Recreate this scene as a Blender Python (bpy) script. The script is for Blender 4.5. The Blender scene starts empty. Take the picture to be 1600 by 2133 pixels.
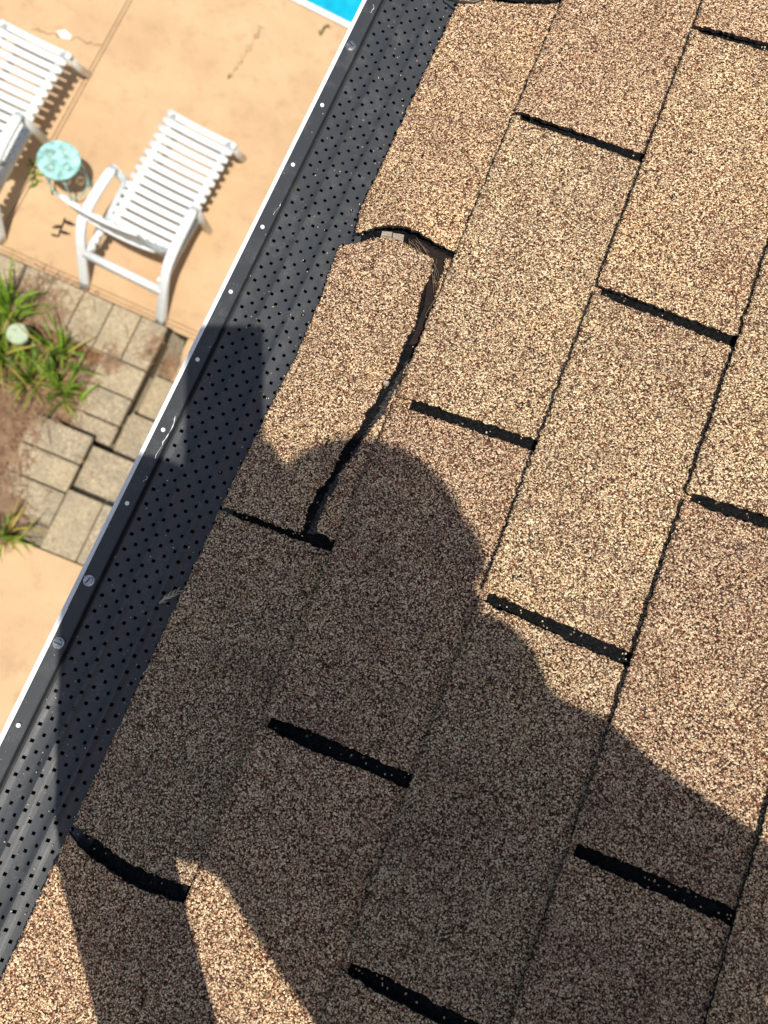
import bpy, bmesh, math, random
from mathutils import Vector, Matrix, noise, Euler

rnd = random.Random(11)
sc = bpy.context.scene
COL = sc.collection

# ------------------------------------------------------------------ camera
cam_d = bpy.data.cameras.new('camera')
cam = bpy.data.objects.new('camera', cam_d); COL.objects.link(cam)
CAM = Vector((0.08564, 0.23307, 6.18497))
RX = Vector((0.914558, 0.372247, 0.158167))      # image right
RD = Vector((0.392298, -0.911585, -0.12294))     # image down
RF = Vector((0.098419, 0.174484, -0.979729))     # viewing direction
m = Matrix((RX, -RD, -RF)).transposed().to_4x4(); m.translation = CAM
cam.matrix_world = m
cam_d.sensor_fit = 'VERTICAL'; cam_d.sensor_height = 36.0; cam_d.sensor_width = 27.0
cam_d.lens = 25.99
cam_d.clip_start = 0.003; cam_d.clip_end = 400.0
cam_d.dof.use_dof = True; cam_d.dof.focus_distance = 0.66; cam_d.dof.aperture_fstop = 7.2
sc.camera = cam

# ------------------------------------------------------------------ sky, sun, exposure
SUN = Vector((-0.152302, 0.297243, -0.942577))   # the way the sunlight travels
w = bpy.data.worlds.new('World'); sc.world = w; w.use_nodes = True
nt = w.node_tree; nt.nodes.clear()
sky = nt.nodes.new('ShaderNodeTexSky'); sky.sky_type = 'NISHITA'; sky.sun_disc = False
sky.sun_elevation = math.radians(70.5); sky.sun_rotation = math.atan2(-SUN.x, -SUN.y)
sky.air_density = 0.9; sky.dust_density = 2.5
bg = nt.nodes.new('ShaderNodeBackground'); bg.inputs[1].default_value = 0.105
wo = nt.nodes.new('ShaderNodeOutputWorld')
nt.links.new(sky.outputs[0], bg.inputs[0]); nt.links.new(bg.outputs[0], wo.inputs[0])
sl = bpy.data.lights.new('sun', 'SUN'); sl.energy = 4.6; sl.angle = math.radians(0.55); sl.color = (1.0, 0.95, 0.86)
so = bpy.data.objects.new('sun', sl); COL.objects.link(so)
so.rotation_euler = SUN.to_track_quat('-Z', 'Y').to_euler(); so.location = -SUN * 20
sc.view_settings.view_transform = 'Standard'; sc.view_settings.look = 'None'
sc.view_settings.exposure = 0.18; sc.view_settings.gamma = 1.0; sc.view_settings.use_curve_mapping = False

# ------------------------------------------------------------------ helpers
EAVE = 5.5
TH = math.radians(17.0)
CT, ST = math.cos(TH), math.sin(TH)
ROOF = Matrix(((CT, 0, -ST, 0), (0, 1, 0, 0), (ST, 0, CT, EAVE), (0, 0, 0, 1)))   # local x = up the slope (v), y = along the eave (u), z = off the roof (n)
def rw(u, v, n=0.0): return ROOF @ Vector((v, u, n))

def obj(name, mesh, mat=None, parent=None, label=None, cat=None, group=None, kind=None):
    o = bpy.data.objects.new(name, mesh); COL.objects.link(o)
    if mat is not None and mesh is not None and len(mesh.materials) == 0: mesh.materials.append(mat)
    if parent is not None: o.parent = parent
    for k, v in (('label', label), ('category', cat), ('group', group), ('kind', kind)):
        if v: o[k] = v
    return o
def thing(name, label, cat, loc=(0, 0, 0), rz=0.0, group=None):
    o = obj(name, None, label=label, cat=cat, group=group)
    o.location = loc; o.rotation_euler = (0, 0, rz); return o
def dup(root, loc, rz, label, group=None):
    r = root.copy(); COL.objects.link(r); r.location = loc; r.rotation_euler = (0, 0, rz); r['label'] = label
    if group: r['group'] = group
    for ch in list(root.children):
        c = ch.copy(); COL.objects.link(c); c.parent = r
        for g in list(ch.children):
            d = g.copy(); COL.objects.link(d); d.parent = c
    return r
def mesh_of(bm, name='mesh', smooth=False):
    me = bpy.data.meshes.new(name); bm.normal_update(); bm.to_mesh(me); bm.free()
    if smooth:
        for p in me.polygons: p.use_smooth = True
    return me
def pymesh(verts, faces, name='mesh', smooth=False):
    me = bpy.data.meshes.new(name); me.from_pydata([tuple(v) for v in verts], [], faces); me.update()
    if smooth:
        for p in me.polygons: p.use_smooth = True
    return me
def add_box(bm, lo, hi, bev=0.0, seg=1):
    x0, y0, z0 = lo; x1, y1, z1 = hi
    vs = [bm.verts.new(c) for c in ((x0,y0,z0),(x1,y0,z0),(x1,y1,z0),(x0,y1,z0),(x0,y0,z1),(x1,y0,z1),(x1,y1,z1),(x0,y1,z1))]
    fs = [bm.faces.new([vs[i] for i in q]) for q in ((3,2,1,0),(4,5,6,7),(0,1,5,4),(1,2,6,5),(2,3,7,6),(3,0,4,7))]
    if bev > 0:
        es = list({e for f in fs for e in f.edges})
        bmesh.ops.bevel(bm, geom=es, offset=bev, segments=seg, affect='EDGES', profile=0.6)
def box(lo, hi, bev=0.0, seg=1, smooth=False):
    bm = bmesh.new(); add_box(bm, lo, hi, bev, seg); return mesh_of(bm, smooth=smooth)
def rounded(wd, ht, r, n=3):
    pts = []
    for cx, cy, a0 in ((wd/2-r, ht/2-r, 0), (-wd/2+r, ht/2-r, 90), (-wd/2+r, -ht/2+r, 180), (wd/2-r, -ht/2+r, 270)):
        for i in range(n+1):
            a = math.radians(a0+90*i/n); pts.append((cx+r*math.cos(a), cy+r*math.sin(a)))
    return pts
def sweep(bm, path, wd, ht, r=None, up=(0, 0, 1), n=3, scale=None):
    """rounded-rectangle section along a polyline"""
    path = [Vector(p) for p in path]; up = Vector(up); rings = []
    for i, p in enumerate(path):
        t = (path[min(i+1, len(path)-1)] - path[max(i-1, 0)]).normalized()
        s = t.cross(up)
        if s.length < 1e-4: s = t.cross(Vector((0, 1, 0)))
        s.normalize(); q = s.cross(t).normalized()
        k = scale[i] if scale else 1.0
        if isinstance(k, tuple): kx, ky = k
        else: kx = ky = k
        prof = rounded(wd*kx, ht*ky, min(r or 0.4*min(wd, ht), 0.45*min(wd*kx, ht*ky)), n)
        rings.append([bm.verts.new(p + s*a + q*b) for a, b in prof])
    m_ = len(rings[0])
    for a, b in zip(rings, rings[1:]):
        for j in range(m_): bm.faces.new((a[j], a[(j+1) % m_], b[(j+1) % m_], b[j]))
    bm.faces.new(rings[0][::-1]); bm.faces.new(rings[-1])
    bmesh.ops.recalc_face_normals(bm, faces=bm.faces[:])
def swept(path, wd, ht, r=None, up=(0, 0, 1), n=3, scale=None):
    bm = bmesh.new(); sweep(bm, path, wd, ht, r, up, n, scale); return mesh_of(bm, smooth=True)
def bez(a, b, c, d, n=8):
    a, b, c, d = map(Vector, (a, b, c, d)); out = []
    for i in range(n+1):
        t = i/n; out.append(a*(1-t)**3 + b*3*t*(1-t)**2 + c*3*t*t*(1-t) + d*t**3)
    return out
def polyat(pts, t):
    """point at fraction t of a polyline (by length)"""
    L = [0.0]
    for a, b in zip(pts, pts[1:]): L.append(L[-1] + math.hypot(b[0]-a[0], b[1]-a[1]))
    s = t*L[-1]
    for i in range(len(pts)-1):
        if s <= L[i+1] or i == len(pts)-2:
            k = (s-L[i])/max(1e-9, L[i+1]-L[i]); a, b = pts[i], pts[i+1]
            return (a[0]+(b[0]-a[0])*k, a[1]+(b[1]-a[1])*k)
def n3(x, y, z=0.0): return noise.noise(Vector((x, y, z)))

# ------------------------------------------------------------------ materials
class N:
    def __init__(s, name):
        s.m = bpy.data.materials.new(name); s.m.use_nodes = True; s.t = s.m.node_tree
        s.b = s.t.nodes['Principled BSDF']; s.out = s.t.nodes['Material Output']
    def n(s, typ, **kw):
        nd = s.t.nodes.new('ShaderNode'+typ)
        for k, v in kw.items(): setattr(nd, k, v)
        return nd
    def l(s, a, b): s.t.links.new(a, b)
    def math(s, op, a, b=None, c=None):
        nd = s.n('Math', operation=op)
        for i, v in enumerate((a, b, c)):
            if v is None: continue
            if isinstance(v, (int, float)): nd.inputs[i].default_value = v
            else: s.l(v, nd.inputs[i])
        return nd.outputs[0]
    def mix(s, f, a, b, mode='MIX'):
        nd = s.n('Mix', data_type='RGBA', blend_type=mode)
        for i, v in ((0, f), (6, a), (7, b)):
            if isinstance(v, (int, float)): nd.inputs[i].default_value = v
            elif isinstance(v, tuple): nd.inputs[i].default_value = (*v, 1)
            else: s.l(v, nd.inputs[i])
        return nd.outputs[2]
    def ramp(s, f, stops, interp='LINEAR'):
        nd = s.n('ValToRGB'); cr = nd.color_ramp; cr.interpolation = interp
        while len(cr.elements) < len(stops): cr.elements.new(0.5)
        for e, (p, c) in zip(cr.elements, stops):
            e.position = p; e.color = (*c, 1) if isinstance(c, tuple) else (c, c, c, 1)
        s.l(f, nd.inputs[0]); return nd.outputs[0]
    def noise(s, vec, scale, detail=3.0, rough=0.55):
        nd = s.n('TexNoise'); nd.inputs['Scale'].default_value = scale; nd.inputs['Detail'].default_value = detail; nd.inputs['Roughness'].default_value = rough
        if vec is not None: s.l(vec, nd.inputs['Vector'])
        return nd.outputs[0]
    def voro(s, vec, scale, feature='F1', rand=1.0):
        nd = s.n('TexVoronoi', feature=feature); nd.inputs['Scale'].default_value = scale; nd.inputs['Randomness'].default_value = rand
        s.l(vec, nd.inputs['Vector']); return nd
    def coord(s, jitter=True):
        tc = s.n('TexCoord')
        if not jitter: return tc.outputs['Object']
        oi = s.n('ObjectInfo'); k = s.n('VectorMath', operation='SCALE'); k.inputs[0].default_value = (17.3, 31.1, 7.7)
        s.l(oi.outputs['Random'], k.inputs['Scale'])
        a = s.n('VectorMath', operation='ADD'); s.l(tc.outputs['Object'], a.inputs[0]); s.l(k.outputs[0], a.inputs[1])
        return a.outputs[0]
    def bump(s, h, dist, strength=1.0):
        nd = s.n('Bump'); nd.inputs['Distance'].default_value = dist; nd.inputs['Strength'].default_value = strength
        s.l(h, nd.inputs['Height']); s.l(nd.outputs[0], s.b.inputs['Normal']); return nd
    def set(s, **kw):
        for k, v in kw.items():
            k = k.replace('_', ' ')
            if isinstance(v, tuple): s.b.inputs[k].default_value = (*v, 1)
            elif isinstance(v, (int, float)): s.b.inputs[k].default_value = v
            else: s.l(v, s.b.inputs[k])
        return s

def mat_granule():
    s = N('shingle_granules'); co = s.coord()
    v = s.voro(co, 830.0)
    sep = s.n('SeparateColor'); s.l(v.outputs['Color'], sep.inputs[0])
    col = s.ramp(sep.outputs[0], [(0.0, (0.030, 0.017, 0.012)), (0.15, (0.085, 0.038, 0.025)), (0.30, (0.175, 0.085, 0.052)), (0.41, (0.33, 0.20, 0.12)),
                                  (0.49, (0.52, 0.375, 0.245)), (0.60, (0.72, 0.575, 0.395)), (0.76, (0.88, 0.75, 0.545)), (0.97, (0.42, 0.14, 0.08))], 'CONSTANT')
    val = s.math('MULTIPLY_ADD', sep.outputs[1], 0.5, 0.75)
    gap = s.ramp(v.outputs['Distance'], [(0.48, 1.0), (0.82, 0.32)])
    v2 = s.voro(co, 1350.0)
    sep2 = s.n('SeparateColor'); s.l(v2.outputs['Color'], sep2.inputs[0])
    fine = s.ramp(sep2.outputs[0], [(0.0, (0.07, 0.04, 0.03)), (0.3, (0.28, 0.15, 0.09)), (0.55, (0.60, 0.46, 0.28)), (0.8, (0.78, 0.66, 0.43))], 'CONSTANT')
    pick = s.math('GREATER_THAN', sep.outputs[2], 0.66)
    c = s.mix(pick, col, fine)
    # broad tone drift over the sheet, and from sheet to sheet
    big = s.ramp(s.noise(co, 9.0, 4.0, 0.6), [(0.3, (0.84, 0.77, 0.74)), (0.5, (1.0, 0.96, 0.93)), (0.7, (1.06, 1.0, 0.90))])
    c = s.mix(1.0, c, big, 'MULTIPLY')
    oi = s.n('ObjectInfo'); wn = s.n('TexWhiteNoise', noise_dimensions='1D'); s.l(oi.outputs['Random'], wn.inputs['W'])
    c = s.mix(1.0, c, s.ramp(oi.outputs['Random'], [(0.0, (0.84, 0.80, 0.78)), (0.5, (1.0, 0.96, 0.92)), (1.0, (1.06, 1.02, 0.94))]), 'MULTIPLY')
    c = s.mix(1.0, c, s.ramp(wn.outputs[0], [(0.0, (1.04, 0.97, 0.95)), (1.0, (0.98, 1.0, 0.97))]), 'MULTIPLY')
    mp = s.n('Mapping'); mp.inputs['Scale'].default_value = (1.0, 4.0, 1.0); s.l(co, mp.inputs[0])
    c = s.mix(s.ramp(s.noise(mp.outputs[0], 12.0, 5.0, 0.6), [(0.50, 0.0), (0.75, 0.35)]), c, (0.17, 0.11, 0.085))
    hsv = s.n('HueSaturation'); s.l(c, hsv.inputs['Color']); s.l(val, hsv.inputs['Value'])
    c = s.mix(1.0, hsv.outputs[0], gap, 'MULTIPLY')
    # missing granules: bare black asphalt pits
    pit = s.math('GREATER_THAN', s.noise(co, 150.0, 2.0, 0.5), 0.735)
    c = s.mix(pit, c, (0.018, 0.016, 0.016))
    geo = s.n('NewGeometry')
    s.set(Base_Color=c, Roughness=0.86, Specular_IOR_Level=0.25)
    h = s.math('SUBTRACT', 1.0, v.outputs['Distance'])
    h = s.math('ADD', h, s.math('MULTIPLY', sep.outputs[2], 0.6))
    s.bump(h, 0.0009, 0.75)
    return s.m
def mat_asphalt():
    s = N('bare_asphalt'); co = s.coord()
    v = s.voro(co, 620.0); sep = s.n('SeparateColor'); s.l(v.outputs['Color'], sep.inputs[0])
    c = s.ramp(sep.outputs[0], [(0.0, (0.004, 0.004, 0.004)), (0.6, (0.008, 0.008, 0.009)), (0.9, (0.015, 0.015, 0.016)), (0.992, (0.20, 0.17, 0.13))], 'CONSTANT')
    s.set(Base_Color=c, Roughness=0.8, Specular_IOR_Level=0.12)
    s.bump(s.math('SUBTRACT', 1.0, v.outputs['Distance']), 0.0012, 0.9); return s.m
def mat_edge():
    s = N('shingle_cut_edge'); co = s.coord()
    c = s.ramp(s.noise(co, 500.0, 2.0), [(0.4, (0.008, 0.008, 0.009)), (0.75, (0.05, 0.04, 0.035))])
    s.set(Base_Color=c, Roughness=0.9, Specular_IOR_Level=0.2); return s.m
def mat_torn():
    s = N('torn_fibreglass_mat'); co = s.coord()
    mp = s.n('Mapping'); mp.inputs['Rotation'].default_value = (0, 0, 0.5); mp.inputs['Scale'].default_value = (1.0, 5.0, 1.0); s.l(co, mp.inputs[0])
    f = s.noise(mp.outputs[0], 170.0, 5.0, 0.7)
    c = s.ramp(f, [(0.42, (0.008, 0.008, 0.008)), (0.56, (0.05, 0.047, 0.045)), (0.68, (0.30, 0.29, 0.27))])
    s.set(Base_Color=c, Roughness=0.6); s.bump(f, 0.003, 0.9); return s.m
def mat_guard():
    s = N('dark_painted_aluminium'); co = s.coord()
    n1 = s.noise(co, 45.0, 6.0, 0.7); n2 = s.noise(co, 700.0, 3.0, 0.6)
    dust = s.math('MULTIPLY', s.ramp(n1, [(0.50, 0.0), (0.68, 1.0)]), s.ramp(n2, [(0.42, 0.0), (0.62, 1.0)]))
    c = s.mix(s.math('MULTIPLY', dust, 0.45), (0.036, 0.040, 0.044), (0.17, 0.152, 0.15))
    spk = s.math('GREATER_THAN', s.noise(co, 420.0, 1.0, 0.4), 0.79)
    c = s.mix(spk, c, (0.5, 0.46, 0.40))
    s.set(Base_Color=c, Metallic=0.0, Roughness=s.ramp(n1, [(0.3, 0.46), (0.7, 0.60)]), Specular_IOR_Level=0.45)
    s.bump(n2, 0.00025, 0.5); return s.m
def mat_plain(name, col, rough=0.5, metal=0.0, spec=0.5, nscale=60.0, amt=0.12, bump=0.0, bscale=200.0):
    s = N(name); co = s.coord(); f = s.noise(co, nscale, 4.0, 0.6)
    lo = tuple(c*(1-amt*1.6) for c in col); hi = tuple(min(1.0, c*(1+amt*0.6)) for c in col)
    s.set(Base_Color=s.ramp(f, [(0.3, lo), (0.62, hi)]), Roughness=rough, Metallic=metal, Specular_IOR_Level=spec)
    if bump: s.bump(s.noise(co, bscale, 3.0), bump, 0.8)
    return s.m
def mat_deck():
    s = N('sand_coated_concrete'); co = s.coord(False)
    a = s.noise(co, 1.3, 5.0, 0.6); b = s.noise(co, 7.0, 5.0, 0.65); c3 = s.noise(co, 160.0, 3.0, 0.6)
    c = s.ramp(a, [(0.30, (0.48, 0.315, 0.18)), (0.55, (0.565, 0.385, 0.225)), (0.75, (0.61, 0.435, 0.27))])
    c = s.mix(s.ramp(b, [(0.52, 0.0), (0.72, 0.6)]), c, (0.40, 0.265, 0.155))
    c = s.mix(0.35, c, s.ramp(c3, [(0.3, (0.70, 0.66, 0.62)), (0.7, (1.1, 1.1, 1.1))]), 'MULTIPLY')
    s.set(Base_Color=c, Roughness=0.85, Specular_IOR_Level=0.25); s.bump(c3, 0.002, 0.5); return s.m
def mat_paver():
    s = N('paver_concrete'); co = s.coord()
    v = s.voro(co, 120.0); sep = s.n('SeparateColor'); s.l(v.outputs['Color'], sep.inputs[0])
    c = s.ramp(sep.outputs[0], [(0.0, (0.19, 0.15, 0.105)), (0.3, (0.29, 0.235, 0.155)), (0.6, (0.38, 0.31, 0.205)), (0.88, (0.48, 0.41, 0.295))])
    b = s.noise(co, 5.0, 5.0, 0.65)
    c = s.mix(s.ramp(b, [(0.45, 0.0), (0.68, 0.7)]), c, (0.20, 0.175, 0.135))
    oi = s.n('ObjectInfo'); c = s.mix(s.math('MULTIPLY', oi.outputs['Random'], 0.3), c, (0.46, 0.36, 0.22))
    s.set(Base_Color=c, Roughness=0.9, Specular_IOR_Level=0.2); s.bump(v.outputs['Distance'], 0.004, 0.5); return s.m
def mat_leaf(name, a, b):
    s = N(name); oi = s.n('ObjectInfo'); tc = s.n('TexCoord')
    f = s.math('ADD', s.math('MULTIPLY', s.noise(tc.outputs['Object'], 14.0, 2.0), 0.6), s.math('MULTIPLY', oi.outputs['Random'], 0.55))
    c = s.ramp(f, [(0.25, a), (0.75, b)])
    s.set(Base_Color=c, Roughness=0.45, Specular_IOR_Level=0.4)
    tr = s.n('BsdfTranslucent'); s.l(c, tr.inputs[0]); mx = s.n('MixShader'); mx.inputs[0].default_value = 0.3
    s.l(s.b.outputs[0], mx.inputs[1]); s.l(tr.outputs[0], mx.inputs[2]); s.l(mx.outputs[0], s.out.inputs[0]); return s.m
def mat_wood(name, a, b, scale=(1, 12, 1), ns=60.0):
    s = N(name); co = s.coord(); mp = s.n('Mapping'); mp.inputs['Scale'].default_value = scale; s.l(co, mp.inputs[0])
    f = s.noise(mp.outputs[0], ns, 6.0, 0.7)
    s.set(Base_Color=s.ramp(f, [(0.35, a), (0.65, b)]), Roughness=0.8); s.bump(f, 0.004, 0.9); return s.m
def mat_water():
    s = N('pool_water'); co = s.coord(False)
    f = s.noise(co, 9.0, 4.0, 0.6)
    s.set(Base_Color=s.ramp(f, [(0.35, (0.0, 0.36, 0.62)), (0.6, (0.0, 0.52, 0.75)), (0.8, (0.05, 0.66, 0.82))]), Roughness=0.06, Specular_IOR_Level=0.5)
    s.bump(f, 0.05, 0.6)
    tp = s.n('BsdfTransparent'); tp.inputs[0].default_value = (0.55, 0.93, 0.97, 1); mx = s.n('MixShader'); mx.inputs[0].default_value = 0.5
    s.l(s.b.outputs[0], mx.inputs[1]); s.l(tp.outputs[0], mx.inputs[2]); s.l(mx.outputs[0], s.out.inputs[0]); return s.m

GRAN = mat_granule(); ASPH = mat_asphalt(); EDGE = mat_edge(); TORN = mat_torn(); GUARD = mat_guard()
WHITE_AL = mat_plain('white_aluminium', (0.78, 0.79, 0.78), 0.35, 0.0, 0.5, 90, 0.06)
STEEL = mat_plain('zinc_screw', (0.55, 0.55, 0.55), 0.28, 0.9, 0.5, 300, 0.25)
RESIN = mat_plain('white_resin', (0.70, 0.73, 0.725), 0.42, 0.0, 0.45, 25, 0.05)
TEAL = mat_plain('faded_turquoise_enamel', (0.24, 0.56, 0.53), 0.5, 0.0, 0.5, 14, 0.4)
DECK = mat_deck(); PAVER = mat_paver()
GROUT = mat_plain('dark_joint', (0.10, 0.075, 0.05), 0.95, 0.0, 0.1, 40, 0.4)
CRACK = mat_plain('dirt_in_crack', (0.13, 0.075, 0.04), 0.95, 0.0, 0.1, 40, 0.4)
RISER = mat_plain('rough_concrete', (0.24, 0.195, 0.135), 0.95, 0.0, 0.2, 60, 0.35, 0.01, 90)
MULCH = mat_plain('pine_straw_soil', (0.20, 0.10, 0.05), 0.95, 0.0, 0.15, 30, 0.5, 0.02, 60)
TROUGH_SHADE = mat_plain('trough_shade', (0.022, 0.018, 0.014), 0.9, 0.0, 0.15, 60, 0.5)  # near-black colour carries the shade inside the trough
STRAW = mat_leaf('pine_straw', (0.12, 0.055, 0.028), (0.56, 0.37, 0.22))
LEAF = mat_leaf('green_leaf', (0.075, 0.17, 0.015), (0.26, 0.42, 0.04))
LEAFY = mat_leaf('yellowing_leaf', (0.30, 0.30, 0.05), (0.50, 0.40, 0.09))
DRY = mat_plain('dry_twig', (0.42, 0.36, 0.28), 0.8, 0.0, 0.2, 80, 0.3)
DARKTWIG = mat_plain('dark_dead_leaf', (0.035, 0.025, 0.018), 0.8, 0.0, 0.2, 60, 0.4)
WOOD = mat_wood('rotten_wood', (0.004, 0.002, 0.001), (0.035, 0.013, 0.006))
FIBRE = mat_wood('wood_fibre', (0.06, 0.035, 0.02), (0.30, 0.22, 0.15))
PALEWOOD = mat_wood('weathered_wood', (0.28, 0.23, 0.18), (0.62, 0.55, 0.45))
FROST = mat_plain('frosted_plastic', (0.40, 0.47, 0.34), 0.35, 0.0, 0.5, 20, 0.1)
DARKPL = mat_plain('dark_plastic', (0.03, 0.03, 0.03), 0.4)
SIDING = mat_plain('painted_siding', (0.62, 0.58, 0.5), 0.7, 0, 0.3, 8, 0.1)
LAWN = mat_plain('lawn', (0.07, 0.12, 0.03), 0.95, 0, 0.2, 6, 0.5, 0.03, 40)
WATER = mat_water()
POOLTILE = mat_plain('pool_plaster', (0.10, 0.62, 0.72), 0.6, 0, 0.3, 6, 0.1)
COPING = mat_plain('white_coping', (0.78, 0.76, 0.70), 0.7, 0, 0.3, 20, 0.08)

# ------------------------------------------------------------------ the setting on the ground
g = obj('ground', pymesh([(-90, -90, -0.12), (-4.75, -90, -0.12), (90, -90, -0.12), (-90, 90, -0.12), (-90, 5.3, -0.12), (-4.75, 5.3, -0.12), (90, 5.3, -0.12), (90, 90, -0.12), (-4.75, 17, -0.12), (9, 17, -0.12), (9, 5.3, -0.12), (-90, 17, -0.12), (90, 17, -0.12)],
    [(0, 1, 5, 4), (1, 2, 6, 10, 5), (4, 5, 8, 11), (10, 6, 12, 9), (11, 8, 9, 12, 7, 3)]), LAWN, kind='structure')

deck = obj('pool_deck', box((-9.0, 2.045, -0.10), (9.0, 5.37, -0.012)), GROUT, kind='structure')
def slab(x0, x1, y0, y1, z=0.0, dz=0.012):
    return obj('slab', box((x0, y0, z-dz-0.002), (x1, y1, z), 0.004, 2), DECK, deck)
slab(-3.076, 9.0, 2.128, 5.36); slab(-3.107, -3.084, 2.128, 5.36, -0.002); slab(-9.0, -3.114, 2.128, 5.36, -0.002)
slab(-1.385, 9.0, 1.55, 2.046, -0.008); obj('soil_patch', pymesh([(-1.62, 1.5, 0.012), (-1.40, 1.5, 0.006), (-1.375, 1.66, -0.004), (-1.345, 1.80, -0.003), (-1.375, 1.90, -0.004), (-1.40, 2.0, -0.003), (-1.62, 2.06, -0.002)], [tuple(range(7))]), RISER, deck); slab(-9.0, 9.0, 2.092, 2.124, -0.003); slab(-9.0, 9.0, 2.05, 2.088, -0.006)
# hairline crack with a white filler patch
def ribbon(pts, z, wd, name, mat, parent, wob=0.3):
    vs, fs = [], []
    for i, p in enumerate(pts):
        a, b = pts[max(0, i-1)], pts[min(len(pts)-1, i+1)]
        d = Vector((b[0]-a[0], b[1]-a[1])).normalized(); k = wd*(0.5+wob*(rnd.random()-0.5)*2)
        vs += [(p[0]-d.y*k, p[1]+d.x*k, z), (p[0]+d.y*k, p[1]-d.x*k, z)]
        if i: fs.append((2*i-2, 2*i-1, 2*i+1, 2*i))
    return obj(name, pymesh(vs, fs), mat, parent)
def wander(a, b, n, amp):
    out = []
    for i in range(n+1):
        t = i/n; k = amp*(rnd.random()-0.5)*2*(0 if i in (0, n) else 1)
        out.append((a[0]+(b[0]-a[0])*t, a[1]+(b[1]-a[1])*t + k))
    return out
ca, cb = [(-3.679, 3.987), (-3.12, 4.144)]
ribbon(wander(ca, cb, 26, 0.022), 0.0015, 0.006, 'crack', CRACK, deck)
pc = [(-3.495, 4.071), (-3.444, 4.121), (-3.368, 4.097), (-3.367, 4.056), (-3.434, 4.033)]
vs = [(x, y, 0.004) for x, y in pc]; obj('filler_patch', pymesh(vs, [tuple(range(len(vs)))]), COPING, deck)
sp = [(-1.991, 4.99), (-2.0, 4.742), (-2.027, 4.486), (-2.043, 4.387)]
STAIN = mat_plain('damp_stain', (0.46, 0.31, 0.17), 0.9, 0, 0.2, 12, 0.2)
ribbon([polyat(sp, i/20) for i in range(21)], 0.0012, 0.03, 'stain', STAIN, deck, 0.9)
ribbon([polyat([(-2.04, 4.41), (-2.049, 4.368)], i/4) for i in range(5)], 0.003, 0.035, 'stain', CRACK, deck, 0.8)

# pool
obj('pool_basin', pymesh([(-4.75, 5.42, -1.4), (9, 5.42, -1.4), (9, 17, -1.4), (-4.75, 17, -1.4), (-4.75, 5.42, -0.02), (9, 5.42, -0.02), (9, 17, -0.02), (-4.75, 17, -0.02)],
    [(0, 1, 2, 3), (0, 4, 5, 1), (1, 5, 6, 2), (2, 6, 7, 3), (3, 7, 4, 0)]), POOLTILE, kind='structure')
vs, fs = [], []
nx, ny = 90, 70
for j in range(ny+1):
    for i in range(nx+1):
        x = -4.75+13.75*i/nx; y = 5.42+11.58*(j/ny)**1.3; vs.append((x, y, -0.075+0.012*n3(x*2.2, y*2.2, 3)))
for j in range(ny):
    for i in range(nx): a = j*(nx+1)+i; fs.append((a, a+1, a+nx+2, a+nx+1))
obj('pool_water', pymesh(vs, fs, smooth=True), WATER, kind='structure')
obj('pool_coping', box((-4.75, 5.372, -0.09), (9, 5.43, 0.006), 0.008, 2), COPING, kind='structure')

# upper landing at the foot of the house, behind the steps
obj('landing', box((-6.0, -6.0, -0.1), (0.9, 0.0, 0.598), 0.006, 2), DECK, kind='structure')

# garden steps: four treads rising away from the pool deck
steps = thing('garden_steps', 'four tan concrete paver steps beside the planter wall, running under the gutter', 'steps')
sx0 = -1.455
for i, (y1, y0, z) in enumerate(((1.60, 1.215, 0.15), (1.215, 0.845, 0.30), (0.845, 0.468, 0.45), (0.468, 0.004, 0.60))):
    obj('riser', box((sx0-0.13, y0-0.02 if i < 3 else y0, -0.1+0.001*i), (0.28, y1-0.02, z-0.052)), RISER, steps)
    x = (sx0, sx0, -1.565, -1.54)[i]
    k = 0
    while x < 0.25:
        wd = (0.36, 0.31, 0.34)[k % 3] if i < 3 else (0.27, 0.30, 0.30)[k % 3]
        obj('paver', box((x, y0+0.006, z-0.05), (x+wd-0.008, y1, z+0.002*math.sin(k*3+i)), 0.007, 2), PAVER, steps); x += wd; k += 1

# planter walls with paver caps
def planter(name, label, base, caps, z):
    t = thing(name, label, 'planter wall')
    obj('wall_face', box(*base), RISER, t)
    for (x0, y0, x1, y1) in caps:
        obj('cap_stone', box((x0+0.004, y0+0.004, z-0.06), (x1-0.004, y1-0.004, z+rnd.uniform(-0.002, 0.003)), 0.01, 2), PAVER, t)
    return t
caps = []
xs = [-1.452, -1.665, -1.895, -2.13, -2.37, -2.61, -2.85, -3.09, -3.33]
for a, b in zip(xs, xs[1:]): caps.append((b, 1.535, a, 1.925))
for y0, y1 in ((1.285, 1.53), (1.055, 1.28), (0.885, 1.05)): caps.append((-1.80, y0, -1.452, y1))
planter('planter_wall', 'lower planter wall capped with grey-tan paving stones next to the deck kerb', ((-3.3, 0.90, -0.1), (-1.50, 1.89, 0.388)), caps, 0.45)
caps = []
for y0, y1 in ((0.662, 0.888), (0.435, 0.658), (0.18, 0.431)): caps.append((-1.995, y0, -1.545, y1))
planter('planter_wall', 'upper planter wall with three square paving stones beside the steps', ((-1.98, 0.02, -0.1), (-1.585, 0.870, 0.538)), caps, 0.60)

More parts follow.
